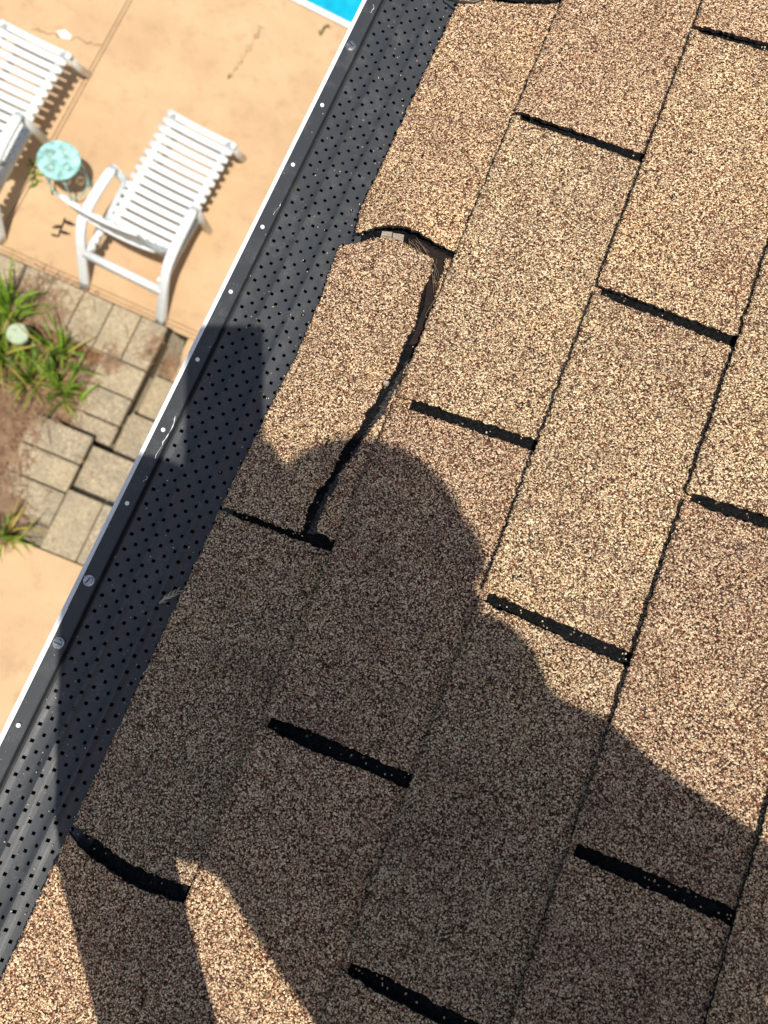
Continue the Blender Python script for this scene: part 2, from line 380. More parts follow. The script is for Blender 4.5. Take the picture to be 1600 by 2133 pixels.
# mulch bed of pine straw (terrain patch plus loose needles)
def bed_z(x, y):
    t = min(1.0, max(0.0, (1.15-y)/0.5)); return 0.40+0.17*t + 0.03*n3(x*3, y*3, 1) + 0.012*n3(x*13, y*13, 4)
vs, fs = [], []
nx, ny = 60, 80
for j in range(ny+1):
    for i in range(nx+1):
        x = -4.2+(2.62)*i/nx; y = -1.6+3.25*j/ny
        z = bed_z(x, y)
        if x > -1.62-0.0: z -= 0.1
        if y > 0.86 and x > -1.78: z -= 0.12
        if y < 0.9 and x > -1.97: z -= 0.14
        if y > 1.53: z -= 0.12
        if y < 0.15: z = bed_z(x, 0.15) + (0.03 if x < -1.85+0.12*math.sin(y*5) else -0.12)
        vs.append((x, y, z))
for j in range(ny):
    for i in range(nx): a = j*(nx+1)+i; fs.append((a, a+1, a+nx+2, a+nx+1))
base_faces = len(fs)
SPOTS = [(-2.4, 1.62, 0.26, 300), (-2.1, 1.28, 0.24, 420), (-1.95, 1.02, 0.14, 220), (-2.32, 0.70, 0.30, 1300), (-2.2, 0.3, 0.26, 800), (-1.9, 0.10, 0.16, 260), (-2.15, -0.1, 0.2, 450), (-1.72, 1.5, 0.08, 50), (-1.42, 1.72, 0.10, 120)]
for cx, cy, sp_, cnt in SPOTS:
    for _ in range(int(cnt*1.6)):
        x = rnd.gauss(cx, sp_*0.6); y = rnd.gauss(cy, sp_*0.6)
        if x > -1.36: continue
        if 0.89 < y < 1.53 and x > -1.80: z = 0.458
        elif 1.53 <= y < 1.93: z = 0.458 if x < -1.46 else 0.02
        elif 0.17 < y < 0.89 and x > -1.99: z = 0.61 if x < -1.55 else 0.3
        elif y <= 0.17: z = 0.61
        else: z = bed_z(x, y)+0.008
        if z == 0.3: continue
        L = rnd.uniform(0.05, 0.14); a = rnd.uniform(0, 6.283); wd = rnd.uniform(0.0016, 0.0042)
        dx, dy = math.cos(a)*L/2, math.sin(a)*L/2; px, py = -math.sin(a)*wd, math.cos(a)*wd; h = rnd.uniform(0, 0.012); b = rnd.uniform(-0.015, 0.015)
        i0 = len(vs)
        vs += [(x-dx+px, y-dy+py, z+h), (x-dx-px, y-dy-py, z+h), (x-dy*b*8-px, y+dx*b*8-py, z+0.006+h), (x-dy*b*8+px, y+dx*b*8+py, z+0.006+h), (x+dx, y+dy, z+rnd.uniform(0, 0.01))]
        fs += [(i0, i0+1, i0+2, i0+3), (i0+3, i0+2, i0+4)]
me = pymesh(vs, fs); me.materials.append(MULCH); me.materials.append(STRAW)
for p in me.polygons: p.material_index = 0 if p.index < base_faces else 1
obj('mulch_bed', me, label='brown pine straw mulch covering the planter beds', cat='mulch', kind='stuff')

# ------------------------------------------------------------------ plants
def blade_mesh(L, wd, arch, fold=0.25, n=9, twist=0.0):
    vs, fs = [], []
    for i in range(n+1):
        t = i/n; ang = math.radians(80 - arch*t); 
        if i == 0: y, z = 0.0, 0.0
        else: y += L/n*math.cos(ang); z += L/n*math.sin(ang)
        k = wd*(0.55+0.9*t-1.42*t**2.2); k = max(k, 0.0006)
        off = twist*t*t
        vs += [(-k+off, y, z+k*fold), (off, y, z), (k+off, y, z+k*fold)]
        if i:
            a = 3*i-3; fs += [(a, a+1, a+4, a+3), (a+1, a+2, a+5, a+4)]
    return pymesh(vs, fs, smooth=True)
BL = [blade_mesh(0.34*k_, 0.0105, a, 0.35, 9, tw) for a, tw, k_ in ((18, 0.0, 1.1), (35, 0.03, 0.9), (50, -0.03, 1.2), (75, -0.04, 1.0), (110, 0.05, 0.8), (30, -0.05, 0.6))]
for b in BL: b.materials.append(LEAF)
BLY = [b.copy() for b in BL[2:]]
for b in BLY: b.materials.clear(); b.materials.append(LEAFY)
def clump(label, x, y, z, n, scale, seed, yellow=0.1, lean=(0, 0)):
    r = random.Random(seed); t = thing('lily_plant', label, 'plant', (x, y, z), 0, 'strap-leaved plants in the planter bed')
    for i in range(n):
        me = r.choice(BLY if r.random() < yellow else BL); o = obj('leaf', me, None, t)
        a = r.uniform(0, 6.283); q = 0.11*abs(r.gauss(0, 0.6))
        o.location = (math.cos(a)*q, math.sin(a)*q, -0.01); s = scale*r.uniform(0.6, 1.15)
        o.rotation_euler = (r.gauss(lean[1]*0.5+0.1, 0.28), r.gauss(lean[0], 0.28), a-1.57+r.gauss(0, 0.9)); o.scale = (s*r.uniform(0.8, 1.3), s, s)
    return t
PL = [(-2.543, 1.512), (-2.191, 1.12), (-1.941, 1.127), (-2.098, 1.383), (-1.808, -0.034), (-2.392, 1.21), (-2.312, 1.353)]
clump('tall bright green strap-leaved plant beyond the solar light, nearest the deck kerb', PL[0][0], PL[0][1], 0.42, 62, 1.3, 1, 0.05, (-0.1, -0.1))
clump('low spreading yellow-green plant below the solar light', PL[1][0], PL[1][1], 0.41, 52, 1.05, 2, 0.35, (-0.15, 0))
clump('bluish green strap-leaved plant at the corner of the upper wall', PL[2][0], PL[2][1], 0.42, 52, 1.0, 3, 0.06)
clump('strap-leaved plant with one long leaf reaching over the capstones', PL[3][0], PL[3][1], 0.42, 56, 1.15, 4, 0.05, (0.15, 0))
clump('green and yellow strap-leaved plant on the bed next to the upper landing', PL[4][0], PL[4][1], 0.58, 54, 1.1, 5, 0.22)
clump('bright green strap-leaved plant left of the solar light', PL[5][0]-0.05, PL[5][1], 0.42, 60, 1.25, 6, 0.1, (-0.2, 0))

# solar path light
sl_ = thing('solar_path_light', 'round pale green solar path light among the strap leaves', 'path light', (PL[6][0], PL[6][1], 0.40))
bm = bmesh.new(); bmesh.ops.create_cone(bm, cap_ends=True, segments=28, radius1=0.078, radius2=0.074, depth=0.018, matrix=Matrix.Translation((0, 0, 0.30))); 
bmesh.ops.bevel(bm, geom=[e for e in bm.edges if abs(e.verts[0].co.z-e.verts[1].co.z) < 1e-5 and e.verts[0].co.z > 0.3], offset=0.005, segments=2, affect='EDGES')
obj('cap', mesh_of(bm, smooth=False), FROST, sl_)
bm = bmesh.new(); bmesh.ops.create_cone(bm, cap_ends=True, segments=20, radius1=0.045, radius2=0.06, depth=0.10, matrix=Matrix.Translation((0, 0, 0.238))); obj('lens', mesh_of(bm), FROST, sl_)
bm = bmesh.new(); bmesh.ops.create_cone(bm, cap_ends=True, segments=12, radius1=0.006, radius2=0.012, depth=0.30, matrix=Matrix.Translation((0, 0, 0.04))); obj('stake', mesh_of(bm), DARKPL, sl_)

# ------------------------------------------------------------------ sun loungers
def lounger(label, loc, rz):
    t = thing('sun_lounger', label, 'sun lounger', loc, rz, 'white slatted sun loungers on the pool deck')
    # local: x across, y towards the foot end, origin under the seat's rear edge, z up
    NS, P = 14, 0.0795
    for i in range(NS):
        y = 0.02 + P*i; z = 0.335 - (0.012 if i == NS-1 else 0)
        dip = 0.012
        path = [Vector((x, y, z - dip*(1-(x/0.305)**2))) for x in [-0.305+0.61*k/10 for k in range(11)]]
        obj('slat', swept(path, 0.059 if i < NS-1 else 0.058, 0.022, 0.0105, scale=[0.72]+[1]*9+[0.72]), RESIN, t)
    for s in (-1, 1):
        obj('side_rail', swept([(s*0.245, -0.01, 0.306), (s*0.245, 1.06, 0.306)], 0.05, 0.05, 0.008), RESIN, t)
        obj('side_rail', swept([(s*0.245, 0.0, 0.327), (s*0.245, 1.04, 0.327)], 0.034, 0.02, 0.004), RESIN, t)
        # armrest sweeping down into the rear leg
        arm = bez((s*0.335, 0.29, 0.545), (s*0.345, 0.10, 0.565), (s*0.352, -0.12, 0.56), (s*0.352, -0.20, 0.52), 10) + bez((s*0.352, -0.20, 0.52), (s*0.350, -0.30, 0.44), (s*0.345, -0.36, 0.25), (s*0.338, -0.475, 0.0), 10)[1:]
        obj('armrest', swept(arm, 0.074, 0.036, 0.012, up=(0, 0.35, 1), scale=[(0.8, 0.8)]+[1]*10+[(1.0, 1.0+0.9*q/9) for q in range(10)]), RESIN, t)
        obj('leg', swept([(s*0.335, 0.285, 0.545), (s*0.335, 0.35, 0.33), (s*0.332, 0.45, 0.0)], 0.05, 0.062, 0.012, up=(0, 1, 0.3), scale=[0.85, 1.0, 0.9]), RESIN, t)
        obj('leg', swept([(s*0.27, 1.05, 0.33), (s*0.285, 1.10, 0.18), (s*0.295, 1.20, 0.0)], 0.045, 0.055, 0.012, up=(0, 1, 0.3)), RESIN, t)
        obj('frame_rail', swept([(s*0.315, 0.34, 0.33), (s*0.30, 0.0, 0.30), (s*0.315, -0.33, 0.30)], 0.04, 0.055, 0.012), RESIN, t)
        obj('bracket', swept([(s*0.335, 0.33, 0.335), (s*0.26, 0.33, 0.318)], 0.05, 0.03, 0.008), RESIN, t)
        # notched rack behind the arm that holds the backrest
        for k in range(4): obj('rack_notch', box((s*0.285-0.02, -0.29+0.065*k, 0.30), (s*0.285+0.02, -0.25+0.065*k, 0.345-0.003*k), 0.006, 1), RESIN, t)
    obj('crossbar', swept([(-0.33, -0.335, 0.30), (0.33, -0.335, 0.30)], 0.06, 0.065, 0.018), RESIN, t)
    obj('crossbar', swept([(-0.26, -0.03, 0.285), (0.26, -0.03, 0.285)], 0.05, 0.06, 0.012), RESIN, t)
    # raised backrest of lengthwise slats
    ang = math.radians(66); L = 0.78
    def bp(x, d, off=0.0):
        cv = 0.05*math.sin(d/L*math.pi)
        return Vector((x, -0.01 - math.cos(ang)*d + math.sin(ang)*(cv+off)*-1.0, 0.345 + math.sin(ang)*d - math.cos(ang)*(cv+off)))
    for k in range(7):
        x = -0.255+0.51*k/6
        cr = 0.02*(1-(x/0.28)**2)
        obj('back_slat', swept([bp(x, d, cr) for d in [L*q/8 for q in range(9)]], 0.064, 0.018, 0.008, up=(0, 1, 0.4)), RESIN, t)
    for d in (0.03, L*0.5, L-0.01):
        obj('back_rail', swept([bp(x, d, 0.02*(1-(x/0.28)**2)+0.016) for x in [-0.285+0.57*q/8 for q in range(9)]], 0.05, 0.022, 0.008, up=(0, 1, 0.4)), RESIN, t)
    for k in range(8):
        x = -0.24+0.48*k/7
        bm = bmesh.new(); bmesh.ops.create_cone(bm, cap_ends=True, segments=14, radius1=0.019, radius2=0.019, depth=0.04, matrix=Matrix.Translation((x, -0.012, 0.338)) @ Matrix.Rotation(math.pi/2, 4, 'Y'))
        obj('hinge', mesh_of(bm, smooth=False), RESIN, t)
    return t
ch = lounger('white slatted plastic sun lounger with raised back, whole, nearest the gutter', (-1.958, 2.550, 0.0), math.radians(-2.2)); ch.scale = (1, 1, 1.18)
dup(ch, (-3.405, 2.638, 0.0), math.radians(-1.0), 'white slatted plastic sun lounger cut off by the left picture edge', 'white slatted sun loungers on the pool deck')

# ------------------------------------------------------------------ turquoise side table
tb = thing('side_table', 'small round turquoise metal side table with flower cut-outs between the loungers', 'side table', (-2.748, 2.80, 0.0), 0.5)
cu = bpy.data.curves.new('top', 'CURVE'); cu.dimensions = '2D'; cu.fill_mode = 'BOTH'; cu.extrude = 0.004; cu.bevel_depth = 0.0012; cu.bevel_resolution = 1
def spline(pts):
    s = cu.splines.new('POLY'); s.points.add(len(pts)-1); s.use_cyclic_u = True
    for p, q in zip(s.points, pts): p.co = (q[0], q[1], 0, 1)
spline([(0.158*math.cos(a*math.pi/30), 0.158*math.sin(a*math.pi/30)) for a in range(60)])
for q in range(4):
    fx, fy = 0.083*math.cos(q*math.pi/2+0.78), 0.083*math.sin(q*math.pi/2+0.78)
    for k in range(12):
        a = k*2*math.pi/12; ca_, sa_ = math.cos(a), math.sin(a)
        spline([(fx+ca_*r_-sa_*w_, fy+sa_*r_+ca_*w_) for r_, w_ in ((0.014, -0.0020), (0.030, -0.0050), (0.041, -0.0040), (0.045, 0), (0.041, 0.0040), (0.030, 0.0050), (0.014, 0.0020))])
tmp = bpy.data.objects.new('tmp', cu); COL.objects.link(tmp)
dg = bpy.context.evaluated_depsgraph_get(); dg.update()
me = bpy.data.meshes.new_from_object(tmp.evaluated_get(dg)); bpy.data.objects.remove(tmp)
o = obj('table_top', me, mat_plain('pale_turquoise_enamel', (0.34, 0.62, 0.58), 0.55, 0.0, 0.4, 16, 0.35), tb); o.location = (0, 0, 0.462)
bm = bmesh.new(); r0 = []
for k in range(60):
    a = k*math.pi/30; r0.append([bm.verts.new((r*math.cos(a), r*math.sin(a), z)) for r, z in ((0.156, 0.466), (0.162, 0.468), (0.164, 0.462), (0.163, 0.445), (0.159, 0.445), (0.158, 0.459))])
for k in range(60):
    a, b = r0[k], r0[(k+1) % 60]
    for j in range(6): bm.faces.new((a[j], a[(j+1) % 6], b[(j+1) % 6], b[j]))
obj('rim', mesh_of(bm, smooth=True), TEAL, tb)
for k in range(4):
    a = k*math.pi/2+0.1; c_, s_ = math.cos(a), math.sin(a)
    obj('leg', swept([(c_*0.10, s_*0.10, 0.452), (c_*0.135, s_*0.135, 0.43), (c_*0.148, s_*0.148, 0.34), (c_*0.15, s_*0.15, 0.12), (c_*0.172, s_*0.172, 0.012)], 0.015, 0.015, 0.0065), TEAL, tb)
bm = bmesh.new()
for k in range(24):
    a = k*math.pi/12; b = (k+1)*math.pi/12
    sweep(bm, [(0.147*math.cos(a), 0.147*math.sin(a), 0.16), (0.147*math.cos(b), 0.147*math.sin(b), 0.16)], 0.009, 0.009)
obj('ring', mesh_of(bm, smooth=True), TEAL, tb)

# fallen sprigs and leaves on the deck
def sprig(name, label, pts, rad, leaves, mat, z, seed, lm=None, ll=0.05, cat='twig'):
    r = random.Random(seed); t = thing(name, label, cat, (pts[0][0], pts[0][1], z))
    P_ = [Vector((p[0]-pts[0][0], p[1]-pts[0][1], 0.006+0.01*r.random())) for p in pts]
    obj('stem', swept(P_, rad*2, rad*2, rad*0.9), mat, t)
    for i in range(leaves):
        a, b = polyat([(p.x, p.y) for p in P_], 0.12+0.88*i/max(1, leaves-1)); s_ = -1 if i % 2 else 1
        d = (P_[-1]-P_[0]).normalized(); ang = math.atan2(d.y, d.x)+s_*r.uniform(0.5, 1.1); L = ll*r.uniform(0.7, 1.3)
        n_ = 6; vs = []; fs = []
        for k in range(n_+1):
            q = k/n_; wd = L*0.16*math.sin(math.pi*min(1, q*0.9+0.1)); an = ang+0.5*s_*q
            x, y = a+math.cos(an)*L*q, b+math.sin(an)*L*q; zz = 0.012+0.02*math.sin(q*3)
            vs += [(x-math.sin(an)*wd, y+math.cos(an)*wd, zz+0.004), (x, y, zz), (x+math.sin(an)*wd, y-math.cos(an)*wd, zz+0.004)]
            if k: c = 3*k-3; fs += [(c, c+1, c+4, c+3), (c+1, c+2, c+5, c+4)]
        obj('leaf', pymesh(vs, fs, smooth=True), lm or mat, t)
    return t
sprig('dead_sprig', 'dark dead sprig lying on the deck behind the whole lounger', [(-2.709, 2.557), (-2.7, 2.494), (-2.696, 2.439), (-2.684, 2.388)], 0.006, 4, DARKTWIG, 0.0, 5, None, 0.085)
sprig('leafy_sprig', 'green leafy sprig on the deck under the turquoise table', [(-3.182, 2.902), (-3.11, 2.858), (-3.084, 2.784), (-3.035, 2.743)], 0.006, 8, DARKTWIG, 0.0, 8, LEAF, 0.07)
sprig('fallen_leaf', 'single curled fallen leaf on the deck close to the pool', [(-1.493, 5.171), (-1.489, 5.206), (-1.489, 5.262)], 0.012, 2, mat_plain('olive_leaf', (0.14, 0.12, 0.03), 0.6), 0.0, 9, None, 0.05, 'leaf')

# ------------------------------------------------------------------ the house: roof deck, shingles, wall
house = thing('house', 'two-storey house with a tan asphalt shingle roof seen from above its eave', 'house')
wbm = bmesh.new(); add_box(wbm, (0.30, -6, 0.0), (0.45, 9, EAVE-0.02)); obj('wall', mesh_of(wbm), SIDING, house)
obj('soffit', box((0.045, -6, EAVE-0.16), (0.30, 9, EAVE-0.148)), WHITE_AL, house)
obj('fascia', box((0.030, -6, EAVE-0.17), (0.045, 9, EAVE-0.026)), WHITE_AL, house)
# roof deck: dark felt sheet that shows in the slots, in roof coordinates (x=v, y=u, z=n)
vs, fs = [], []
nu, nv = 60, 40
for j in range(nv+1):
    for i in range(nu+1):
        v = 0.034+4.0*(j/nv)**1.6; u = -6.0+15.0*i/nu; vs.append((v, u, 0.0005))
for j in range(nv):
    for i in range(nu): a = j*(nu+1)+i; fs.append((a, a+nu+1, a+nu+2, a+1))
k = len(vs); vs += [(0.034, -6, -0.016), (0.034, 9, -0.016), (4.034, 9, -0.016), (4.034, -6, -0.016)]
fs += [(k, k+1, k+2, k+3), (0, nu, k+1, k)]
roof = obj('roof_deck', pymesh(vs, fs), ASPH, house); roof.matrix_world = ROOF

def vlow(c, u):
    """lower edge of course c along the eave"""
    if c == 0: return 0.0148+0.0150*u
    base = (0.1285, 0.2608, 0.3905, 0.5165)[c-1] if c <= 4 else 0.5165+0.1300*(c-4)
    return base + 0.0010*n3(u*3.1, c*7.7)
CUTS = {0: {0: (0.0045, -0.0015), 1: (0.2985, 0.3010), 2: (0.5960, 0.6040), 3: (0.8860, 0.9080)},
        1: {0: (0.1450, 0.1470), 1: (0.4455, 0.4487), 2: (0.7600, 0.7516)},
        2: {0: (0.0045, 0.0020), 1: (0.3080, 0.3020), 2: (0.6058, 0.5960), 3: (0.9024, 0.9000)},
        3: {0: (0.1510, 0.1515), 1: (0.4470, 0.4490), 2: (0.7500, 0.7520)}}
WID = {(0, 0): 0.0135, (0, 1): 0.0085, (0, 3): 0.0065, (1, 0): 0.0125, (1, 1): 0.0105, (1, 2): 0.0085, (2, 0): 0.0120, (2, 1): 0.0105, (2, 2): 0.0095, (2, 3): 0.009, (3, 0): 0.0120, (3, 1): 0.0100}
BOW = {(0, 0): -0.008, (0, 3): -0.007}
def cut(c, j):
    if c in CUTS and j in CUTS[c]: return CUTS[c][j]
    b = (0.0 if c % 2 == 0 else 0.1500)+0.3015*j+0.004*math.sin(c*5.1+j*3.3); return (b, b+0.003*math.sin(c*3+j))
def ragged(pts, amp, seed, n=70):
    out = []
    for i in range(n+1):
        a = polyat(pts, i/n); f_ = min(1.0, i/4, (n-i)/4)
        k_ = amp*f_*(n3(i*0.23, seed)*1.1+n3(i*0.71, seed+5)*0.8)
        out.append((a[0]+k_*0.35, a[1]+k_))
    return out
def patch(low, high, side0, side1, nu, nv, ztop, thick, jit, seed, lift=None, toprim=False):
    """Coons patch between four polylines in (u,v); rough jittered rim; returns a closed sheet in roof coords"""
    r = random.Random(seed); vs = []; fs = []
    L = [polyat(low, i/nu) for i in range(nu+1)]; H = [polyat(high, i/nu) for i in range(nu+1)]
    A = [polyat(side0, j/nv) for j in range(nv+1)]; B = [polyat(side1, j/nv) for j in range(nv+1)]
    c00, c10, c01, c11 = L[0], L[-1], H[0], H[-1]
    for j in range(nv+1):
        t = j/nv
        for i in range(nu+1):
            s_ = i/nu; p = []
            for d in (0, 1):
                p.append((1-t)*L[i][d]+t*H[i][d]+(1-s_)*A[j][d]+s_*B[j][d]-((1-s_)*(1-t)*c00[d]+s_*(1-t)*c10[d]+(1-s_)*t*c01[d]+s_*t*c11[d]))
            u, v = p
            rim = (j == 0) or i in (0, nu) or (toprim and j == nv)
            if jit and rim:
                u += r.gauss(0, jit)+0.0006*n3(v*90, seed); v += r.gauss(0, jit)+0.0006*n3(u*50, seed+3.3)
            z = ztop(u, v, s_, t)
            if jit: z += r.uniform(-0.00025, 0.00025) - (0.0005 if rim else 0)
            if lift: z += lift(s_, t)
            vs.append((v, u, z))
    nb = len(vs); W = nu+1
    for j in range(nv):
        for i in range(nu): a = j*W+i; fs.append((a, a+W, a+W+1, a+1))
    ring = [i for i in range(W)] + [j*W+nu for j in range(1, nv+1)] + [nv*W+i for i in range(nu-1, -1, -1)] + [j*W for j in range(nv-1, 0, -1)]
    for q in ring: x, y, z = vs[q]; vs.append((x+(r.gauss(0, 0.0003) if jit else 0), y+(r.gauss(0, 0.0003) if jit else 0), z-thick))
    m_ = len(ring)
    for k in range(m_): a, b = ring[k], ring[(k+1) % m_]; fs.append((b, a, nb+k, nb+(k+1) % m_)[::-1])
    me = bpy.data.meshes.new('shingle'); me.from_pydata(vs, [], fs); me.update()
    me.materials.append(GRAN); me.materials.append(EDGE)
    nt_ = nu*nv
    for p in me.polygons: p.material_index = 0 if p.index < nt_ else 1; p.use_smooth = p.index < nt_
    return me
def ztab(c):
    def f(u, v, s_, t):
        d = v-vlow(c, u); return (0.0016 if c == 1 and d < 0.06 else 0.0)*max(0.0, 1-d/0.06)+0.0088-0.0052*d/0.13 + 0.0011*n3(u*7+c*3.7, v*9, c*1.9) + (0.0012*max(0, n3(u*11, c*5.5, 2.0)) if d < 0.02 else 0)
    return f
ALIKE = {}
def tab(c, j):
    near = c <= 4 and -0.55 < cut(c, j)[0] < 1.0
    a0, a1 = cut(c, j), cut(c, j+1)
    w0, w1 = WID.get((c, j), 0.0095)/2, WID.get((c, j+1), 0.0095)/2
    b0, b1 = BOW.get((c, j), 0.0), BOW.get((c, j+1), 0.0)
    E_ = 0.13
    def side(a, wd, bow):
        out = []
        for k in range(13):
            t = k/12; sh = 0.55+0.45*min(1, t/0.14) if t < 0.14 else 1.0
            tt = t
            uu = a[0]+(a[1]-a[0])*tt+bow*math.sin(math.pi*tt)+wd*sh*(1+0.18*n3(t*4, a[0]*37, c))
            vl = vlow(c, uu); out.append((uu, vl+(vlow(c+1, uu)+0.006-vl)*t))
        return out
    s0 = side(a0, w0, b0); s1 = side(a1, -w1, b1)
    low = [(s0[0][0]+(s1[0][0]-s0[0][0])*k/16, 0) for k in range(17)]; low = [(u, vlow(c, u)) for u, _ in low]
    high = [(s0[-1][0]+(s1[-1][0]-s0[-1][0])*k/16, 0) for k in range(17)]; high = [(u, vlow(c+1, u)+0.006) for u, _ in high]
    lift = None
    if (c, j) == (0, 2):     # curled corner over the damage
        s0 = [(0.5907, 0.0287), (0.5976, 0.0402), (0.6033, 0.053), (0.6071, 0.0667), (0.6074, 0.0815), (0.606, 0.0945), (0.6037, 0.1077), (0.6027, 0.1281), (0.6003, 0.1454)]
        low[0] = s0[0]; high[0] = s0[-1]
        lift = lambda s_, t: 0.011*math.exp(-(s_/0.22)**2)*math.exp(-((t-0.42)/0.34)**2)
    if (c, j) == (0, -1) or (c, j) == (0, 0): pass
    nu, nv = (150, 48) if near else (14, 6)
    me = patch(low, high, s0, s1, nu, nv, ztab(c), 0.0034, 0.0006 if near else 0, c*31+j*7+3, lift)
    return obj('shingle', me, None, roof)
for c in range(0, 9):
    for j in range(-5, 7):
        if (c, j) == (0, 1): continue
        tab(c, j)

# beyond the tabs one can tell apart the covering goes on as one sheet
vs = []; fs = []
for (ua, ub, va, vb) in ((-6.0, 9.0, vlow(9, 0)-0.02, 4.03), (-6.0, -1.47, 0.015, vlow(9, 0)-0.02), (2.07, 9.0, 0.03, vlow(9, 0)-0.02)):
    k = len(vs); vs += [(va, ua, 0.0062), (vb, ua, 0.0062), (vb, ub, 0.0062), (va, ub, 0.0062)]; fs.append((k, k+1, k+2, k+3))
obj('far_shingles', pymesh(vs, fs), GRAN, roof, kind='stuff')

# the torn tab: a slipped lower piece, the strip that stayed, frayed mat and rotten wood between
A_low = [(0.2993, 0.0179), (0.3347, 0.0184), (0.395, 0.021), (0.4571, 0.0237), (0.5118, 0.0227), (0.5759, 0.0185)]
A_top = [(0.3029, 0.0944), (0.313, 0.0952), (0.3257, 0.094), (0.3438, 0.0943), (0.3634, 0.0997), (0.3789, 0.0999), (0.3954, 0.104), (0.4119, 0.1091), (0.4287, 0.1093), (0.442, 0.1106), (0.4554, 0.1119), (0.4651, 0.1152), (0.4791, 0.1177), (0.4967, 0.1174), (0.5143, 0.1177), (0.5304, 0.1167), (0.5446, 0.1155), (0.5604, 0.1122), (0.5783, 0.1121), (0.5917, 0.1089)]
A_s0 = [(0.2993, 0.0179), (0.3004, 0.044), (0.3009, 0.0704), (0.3029, 0.0944)]
A_s1 = [(0.5759, 0.0185), (0.5819, 0.0339), (0.5905, 0.0456), (0.5972, 0.058), (0.5983, 0.0701), (0.5958, 0.0861), (0.594, 0.0992), (0.5917, 0.1089)]
zA = lambda u, v, s_, t: 0.0062-0.002*t+0.0012*n3(u*8, v*9, 5)+0.004*math.exp(-((s_-1)/0.15)**2)*math.exp(-((t-0.4)/0.3)**2)
o = obj('shingle', patch(A_low, ragged(A_top, 0.0028, 1.5), A_s0, A_s1, 190, 48, zA, 0.0030, 0.0007, 901, None, True), None, roof, label='torn shingle tab slipped down towards the gutter')
B_low = [(0.3093, 0.1077), (0.3211, 0.1069), (0.3407, 0.1051), (0.361, 0.1074), (0.3786, 0.111), (0.3963, 0.1146), (0.4163, 0.1187), (0.4381, 0.1222), (0.4509, 0.1232), (0.4712, 0.1242), (0.4894, 0.1256), (0.5063, 0.1276), (0.5213, 0.1294), (0.5353, 0.1282), (0.548, 0.1258), (0.5642, 0.1239), (0.5791, 0.1225), (0.5954, 0.1202)]
B_top = [(0.3031, 0.1424), (0.3375, 0.1421), (0.3844, 0.1415), (0.4404, 0.1426), (0.5003, 0.1428), (0.5574, 0.1447), (0.5989, 0.1459)]
B_s0 = [B_low[0], B_top[0]]; B_s1 = [B_low[-1], B_top[-1]]
zB = lambda u, v, s_, t: 0.0052-0.0016*t+0.0008*n3(u*12, v*12, 6)
o = obj('shingle', patch(ragged(B_low, 0.0026, 8.5), B_top, B_s0, B_s1, 190, 14, zB, 0.0026, 0.0008, 902), None, roof, label='narrow strip left in place above the tear')
# frayed mat under the lower half of the tear
M_a = [(0.3045, 0.0998), (0.3338, 0.1005), (0.3612, 0.104), (0.3873, 0.1097), (0.4108, 0.1143), (0.4362, 0.1168), (0.4597, 0.1197), (0.4875, 0.123)]
M_b = [(0.3069, 0.1101), (0.3363, 0.1098), (0.3618, 0.1123), (0.3877, 0.1176), (0.4112, 0.1222), (0.4343, 0.1252), (0.4576, 0.1282), (0.494, 0.1319)]
r = random.Random(4); vs, fs = [], []
for i in range(121):
    t = i/120; a = polyat(M_a, t); b = polyat(M_b, t)
    for k in range(6):
        q = k/5; jj = r.gauss(0, 0.0012) if k in (0, 5) else 0
        vs.append((a[1]+(b[1]-a[1])*q+jj, a[0]+(b[0]-a[0])*q+jj, 0.0012+0.0022*q+r.uniform(0, 0.0012)))
    if i:
        for k in range(5): c0 = 6*i-6+k; fs.append((c0, c0+1, c0+7, c0+6))
obj('torn_mat', pymesh(vs, fs), TORN, roof)
# splintered wood showing at the top of the tear
W_a = [(0.5967, 0.0788), (0.5883, 0.093), (0.5841, 0.1069), (0.5676, 0.1119), (0.5435, 0.1183), (0.518, 0.1196), (0.5024, 0.119)]
W_b = [(0.6077, 0.0824), (0.6026, 0.1057), (0.599, 0.1266), (0.5756, 0.1282), (0.5566, 0.1297), (0.5282, 0.1348), (0.5091, 0.1327)]
vs, fs = [], []
for i in range(61):
    t = i/60; a = polyat(W_a, t); b = polyat(W_b, t)
    for k in range(9):
        q = k/8; vs.append((a[1]+(b[1]-a[1])*q, a[0]+(b[0]-a[0])*q, 0.0012+r.uniform(0, 0.0020)*(1-0.5*t)))
    if i:
        for k in range(8): c0 = 9*i-9+k; fs.append((c0, c0+1, c0+10, c0+9))
obj('splintered_wood', pymesh(vs, fs), WOOD, roof)
def slat_roof(px4, z0, z1, name, mat):
    vs = [(v, u, z0) for u, v in px4]+[(v, u, z1) for u, v in px4]
    return obj(name, pymesh(vs, [(3, 2, 1, 0), (4, 5, 6, 7), (0, 1, 5, 4), (1, 2, 6, 5), (2, 3, 7, 6), (3, 0, 4, 7)]), mat, roof)
slat_roof([(0.6053, 0.0507), (0.6073, 0.0605), (0.5924, 0.0635), (0.5907, 0.0531)], -0.004, 0.0022, 'wood_end', PALEWOOD)
slat_roof([(0.6071, 0.0616), (0.6083, 0.0722), (0.5927, 0.0764), (0.5927, 0.0644)], -0.004, 0.0016, 'wood_end', PALEWOOD)
